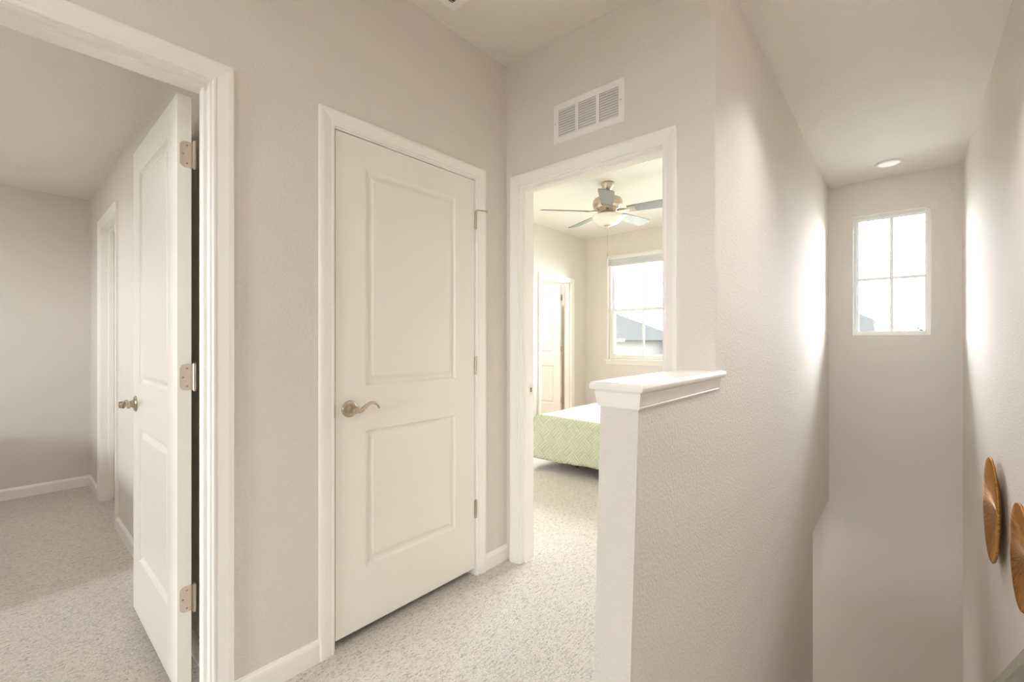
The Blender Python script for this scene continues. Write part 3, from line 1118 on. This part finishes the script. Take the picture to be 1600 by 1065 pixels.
def drape(u, v):
    """cloth coordinates -> local point"""
    r = 0.035

    def fold(c, h):
        a = abs(c)
        if a <= h - r:
            return a, 0.0
        q = a - (h - r)
        arc = r * PI / 2
        if q < arc:
            t_ = q / r
            return h - r + r * math.sin(t_), r * (1 - math.cos(t_))
        return h, r + (q - arc)
    px, dx = fold(u, hx)
    py, dy = fold(v, hy) if v > 0 else (abs(v), 0.0)
    px = math.copysign(px, u)
    py = math.copysign(py, v)
    drop = max(dx, dy)
    if dx > 0.02 and dy > 0.02:      # corner pleat: cloth gathers outwards
        k = min(dx, dy)
        px += math.copysign(0.10 * k, u)
        py += 0.10 * k
        drop = max(dx, dy) - 0.05 * k
    w = noise.noise(Vector((u * 2.3, v * 2.3, 1.7)))
    w2 = noise.noise(Vector((u * 6, v * 6, 4.2)))
    z = BZ - drop + (0.008 * w + 0.003 * w2 if drop < 0.01 else 0)
    if drop > 0.05:
        f = (drop - 0.05) / 0.33
        s_ = 0.018 * math.sin(v * 7.5 + 0.8) + 0.010 * math.sin(v * 17 + u * 3) if dx > dy else 0.018 * math.sin(u * 8) + 0.008 * math.sin(u * 19)
        if dx >= dy:
            px += math.copysign((s_ + 0.012) * f, u)
        else:
            py += (s_ + 0.012) * f
        z += 0.012 * math.sin((v if dx > dy else u) * 5.0 + 1.0) * f
    return (px, py, z)


grid = [[bm.verts.new(drape(su0 + (su1 - su0) * i / NXc, sv0 + (sv1 - sv0) * j / NYc)) for j in range(NYc + 1)] for i in range(NXc + 1)]
for i in range(NXc):
    for j in range(NYc):
        f = bm.faces.new((grid[i][j], grid[i + 1][j], grid[i + 1][j + 1], grid[i][j + 1]))
        f.smooth = True
        for lp, (ii, jj) in zip(f.loops, ((i, j), (i + 1, j), (i + 1, j + 1), (i, j + 1))):
            lp[uvl].uv = (su0 + (su1 - su0) * ii / NXc + 2, sv0 + (sv1 - sv0) * jj / NYc + 2)
cov = obj('coverlet', bm, COVERLET, BED)
cov['label'] = 'pale green quilted coverlet'
sol = cov.modifiers.new('thickness', 'SOLIDIFY')
sol.thickness = 0.008
sol.offset = -1
# pillow at the head
bm = bmesh.new()
bmesh.ops.create_uvsphere(bm, u_segments=32, v_segments=16, radius=1)
for vv in bm.verts:
    x, y, z = vv.co
    sgn = lambda t: math.copysign(abs(t) ** 0.5, t)
    e = max(abs(x), abs(y))
    vv.co = (0.34 * sgn(x), 0.21 * sgn(y), 0.075 * z)
pil = tag(obj('pillow', bm, LINEN, None, True), 'white pillow at the head of the green bed', 'pillow')
pil.location = (3.98, 1.01, BZ + 0.088)

# ------------------------------------------------------------------ round wall discs
def wall_disc(x, z, r, label):
    prof = [(0.0, 0.014), (r * 0.25, 0.016), (r * 0.6, 0.023), (r * 0.92, 0.034), (r * 0.985, 0.038), (r, 0.034), (r * 0.985, 0.028), (r * 0.6, 0.010), (r * 0.2, 0.0), (0.0, 0.0)]
    bm = bmesh.new()
    lathe(prof, 72, 'Z', bm)
    bm.transform(Matrix.Rotation(-PI / 2, 4, 'X'))      # axis now +Y, away from the right wall
    o = tag(obj('wall_disc', bm, WOODDISC, None, True), label, 'wall decor', 'round wooden wall discs')
    o.location = (x, YR, z)
    return o


wall_disc(3.37, 0.365, 0.265, 'larger round radial wood disc farther down the right wall')
wall_disc(2.57, 0.41, 0.20, 'round radial wood disc cut off by the right picture edge')

# ------------------------------------------------------------------ left room: bed out of view that shades the far wall
B2 = thing('bed', 'low bed outside the view in the left room', 'bed', (-1.05, 4.1, 0))
obj('base', bx(-0.78, 0.78, -1.0, 1.0, 0.0, 0.28), BEDBASE, B2)
obj('mattress', bx(-0.76, 0.76, -0.98, 1.0, 0.28, 0.58, bevel=0.05), LINEN, B2)

# ------------------------------------------------------------------ outdoors
struct('ground', bx(-60, 120, -90, 110, -3.4, -3.2), GROUND, 'pale ground around the houses, lightened for bounce light', 'ground')


def house(loc, w, d, eave, ridge, label, win):
    """front faces -X; w along Y, d along X"""
    h = thing('neighbour_house', label, 'house', loc)
    obj('wall', bx(0, d, 0, w, 0, eave), SIDING, h)
    bm = bmesh.new()
    o = 0.5
    c = [bm.verts.new(p) for p in ((-o, -o, eave - 0.1), (d + o, -o, eave - 0.1), (d + o, w + o, eave - 0.1), (-o, w + o, eave - 0.1))]
    r = [bm.verts.new((d / 2, d / 2, ridge)), bm.verts.new((d / 2, w - d / 2, ridge))]
    bm.faces.new((c[0], c[1], r[0]))
    bm.faces.new((c[1], c[2], r[1], r[0]))
    bm.faces.new((c[2], c[3], r[1]))
    bm.faces.new((c[3], c[0], r[0], r[1]))
    bm.faces.new(c[::-1])
    obj('roof', bm, ROOFM, h)
    obj('gutter', bx(-o - 0.12, -o, -o, w + o, eave - 0.18, eave - 0.04), VINYL, h)
    for y in win:
        f = obj('window', bx(-0.06, 0, y, y + 1.2, eave - 1.9, eave - 0.5), VINYL, h)
        obj('pane', bx(-0.07, -0.06, y + 0.08, y + 1.12, eave - 1.82, eave - 0.58), HGLASS, f)
    return h


house((30, 0.2, -3.2), 11.0, 10.0, 4.85, 7.6, 'neighbouring house whose hipped roof shows in the stairwell window', (2.0, 5.0, 8.0))
house((24, 12.6, -3.2), 16.0, 9.0, 4.55, 7.0, 'pale neighbouring house seen through the bedroom window', (1.0, 3.4, 5.8, 9.0, 12.0))


def tree(loc, h, r, label, seed):
    rnd = random.Random(seed)
    t = thing('tree', label, 'tree', loc)
    obj('trunk', lathe([(0, 0), (0.18, 0), (0.12, h * 0.6), (0, h * 0.6)], 8), BARK, t)
    bm = bmesh.new()
    for k in range(420):
        a = rnd.uniform(0, 2 * PI)
        b = math.asin(rnd.uniform(-1, 1))
        q = r * rnd.uniform(0.55, 1.05)
        p = Vector((q * math.cos(a) * math.cos(b), q * math.sin(a) * math.cos(b), h - r + q * math.sin(b)))
        s = rnd.uniform(0.14, 0.3)
        M = Matrix.Translation(p) @ Matrix.Rotation(rnd.uniform(0, 6), 4, 'X') @ Matrix.Rotation(rnd.uniform(0, 6), 4, 'Y')
        vs_ = [bm.verts.new(M @ Vector(c)) for c in ((-s, 0, 0), (0, -s * 0.6, 0.04), (s, 0, 0), (0, s * 0.6, 0.04))]
        bm.faces.new(vs_)
    obj('foliage', bm, LEAFM, t)
    return t


tree((44, -0.6, -3.2), 5.3, 1.3, 'rounded treetop just right of the window bar in the stairwell window', 3)
tree((46, -3.0, -3.2), 5.0, 1.4, 'low treetop at the right bottom of the stairwell window', 5)
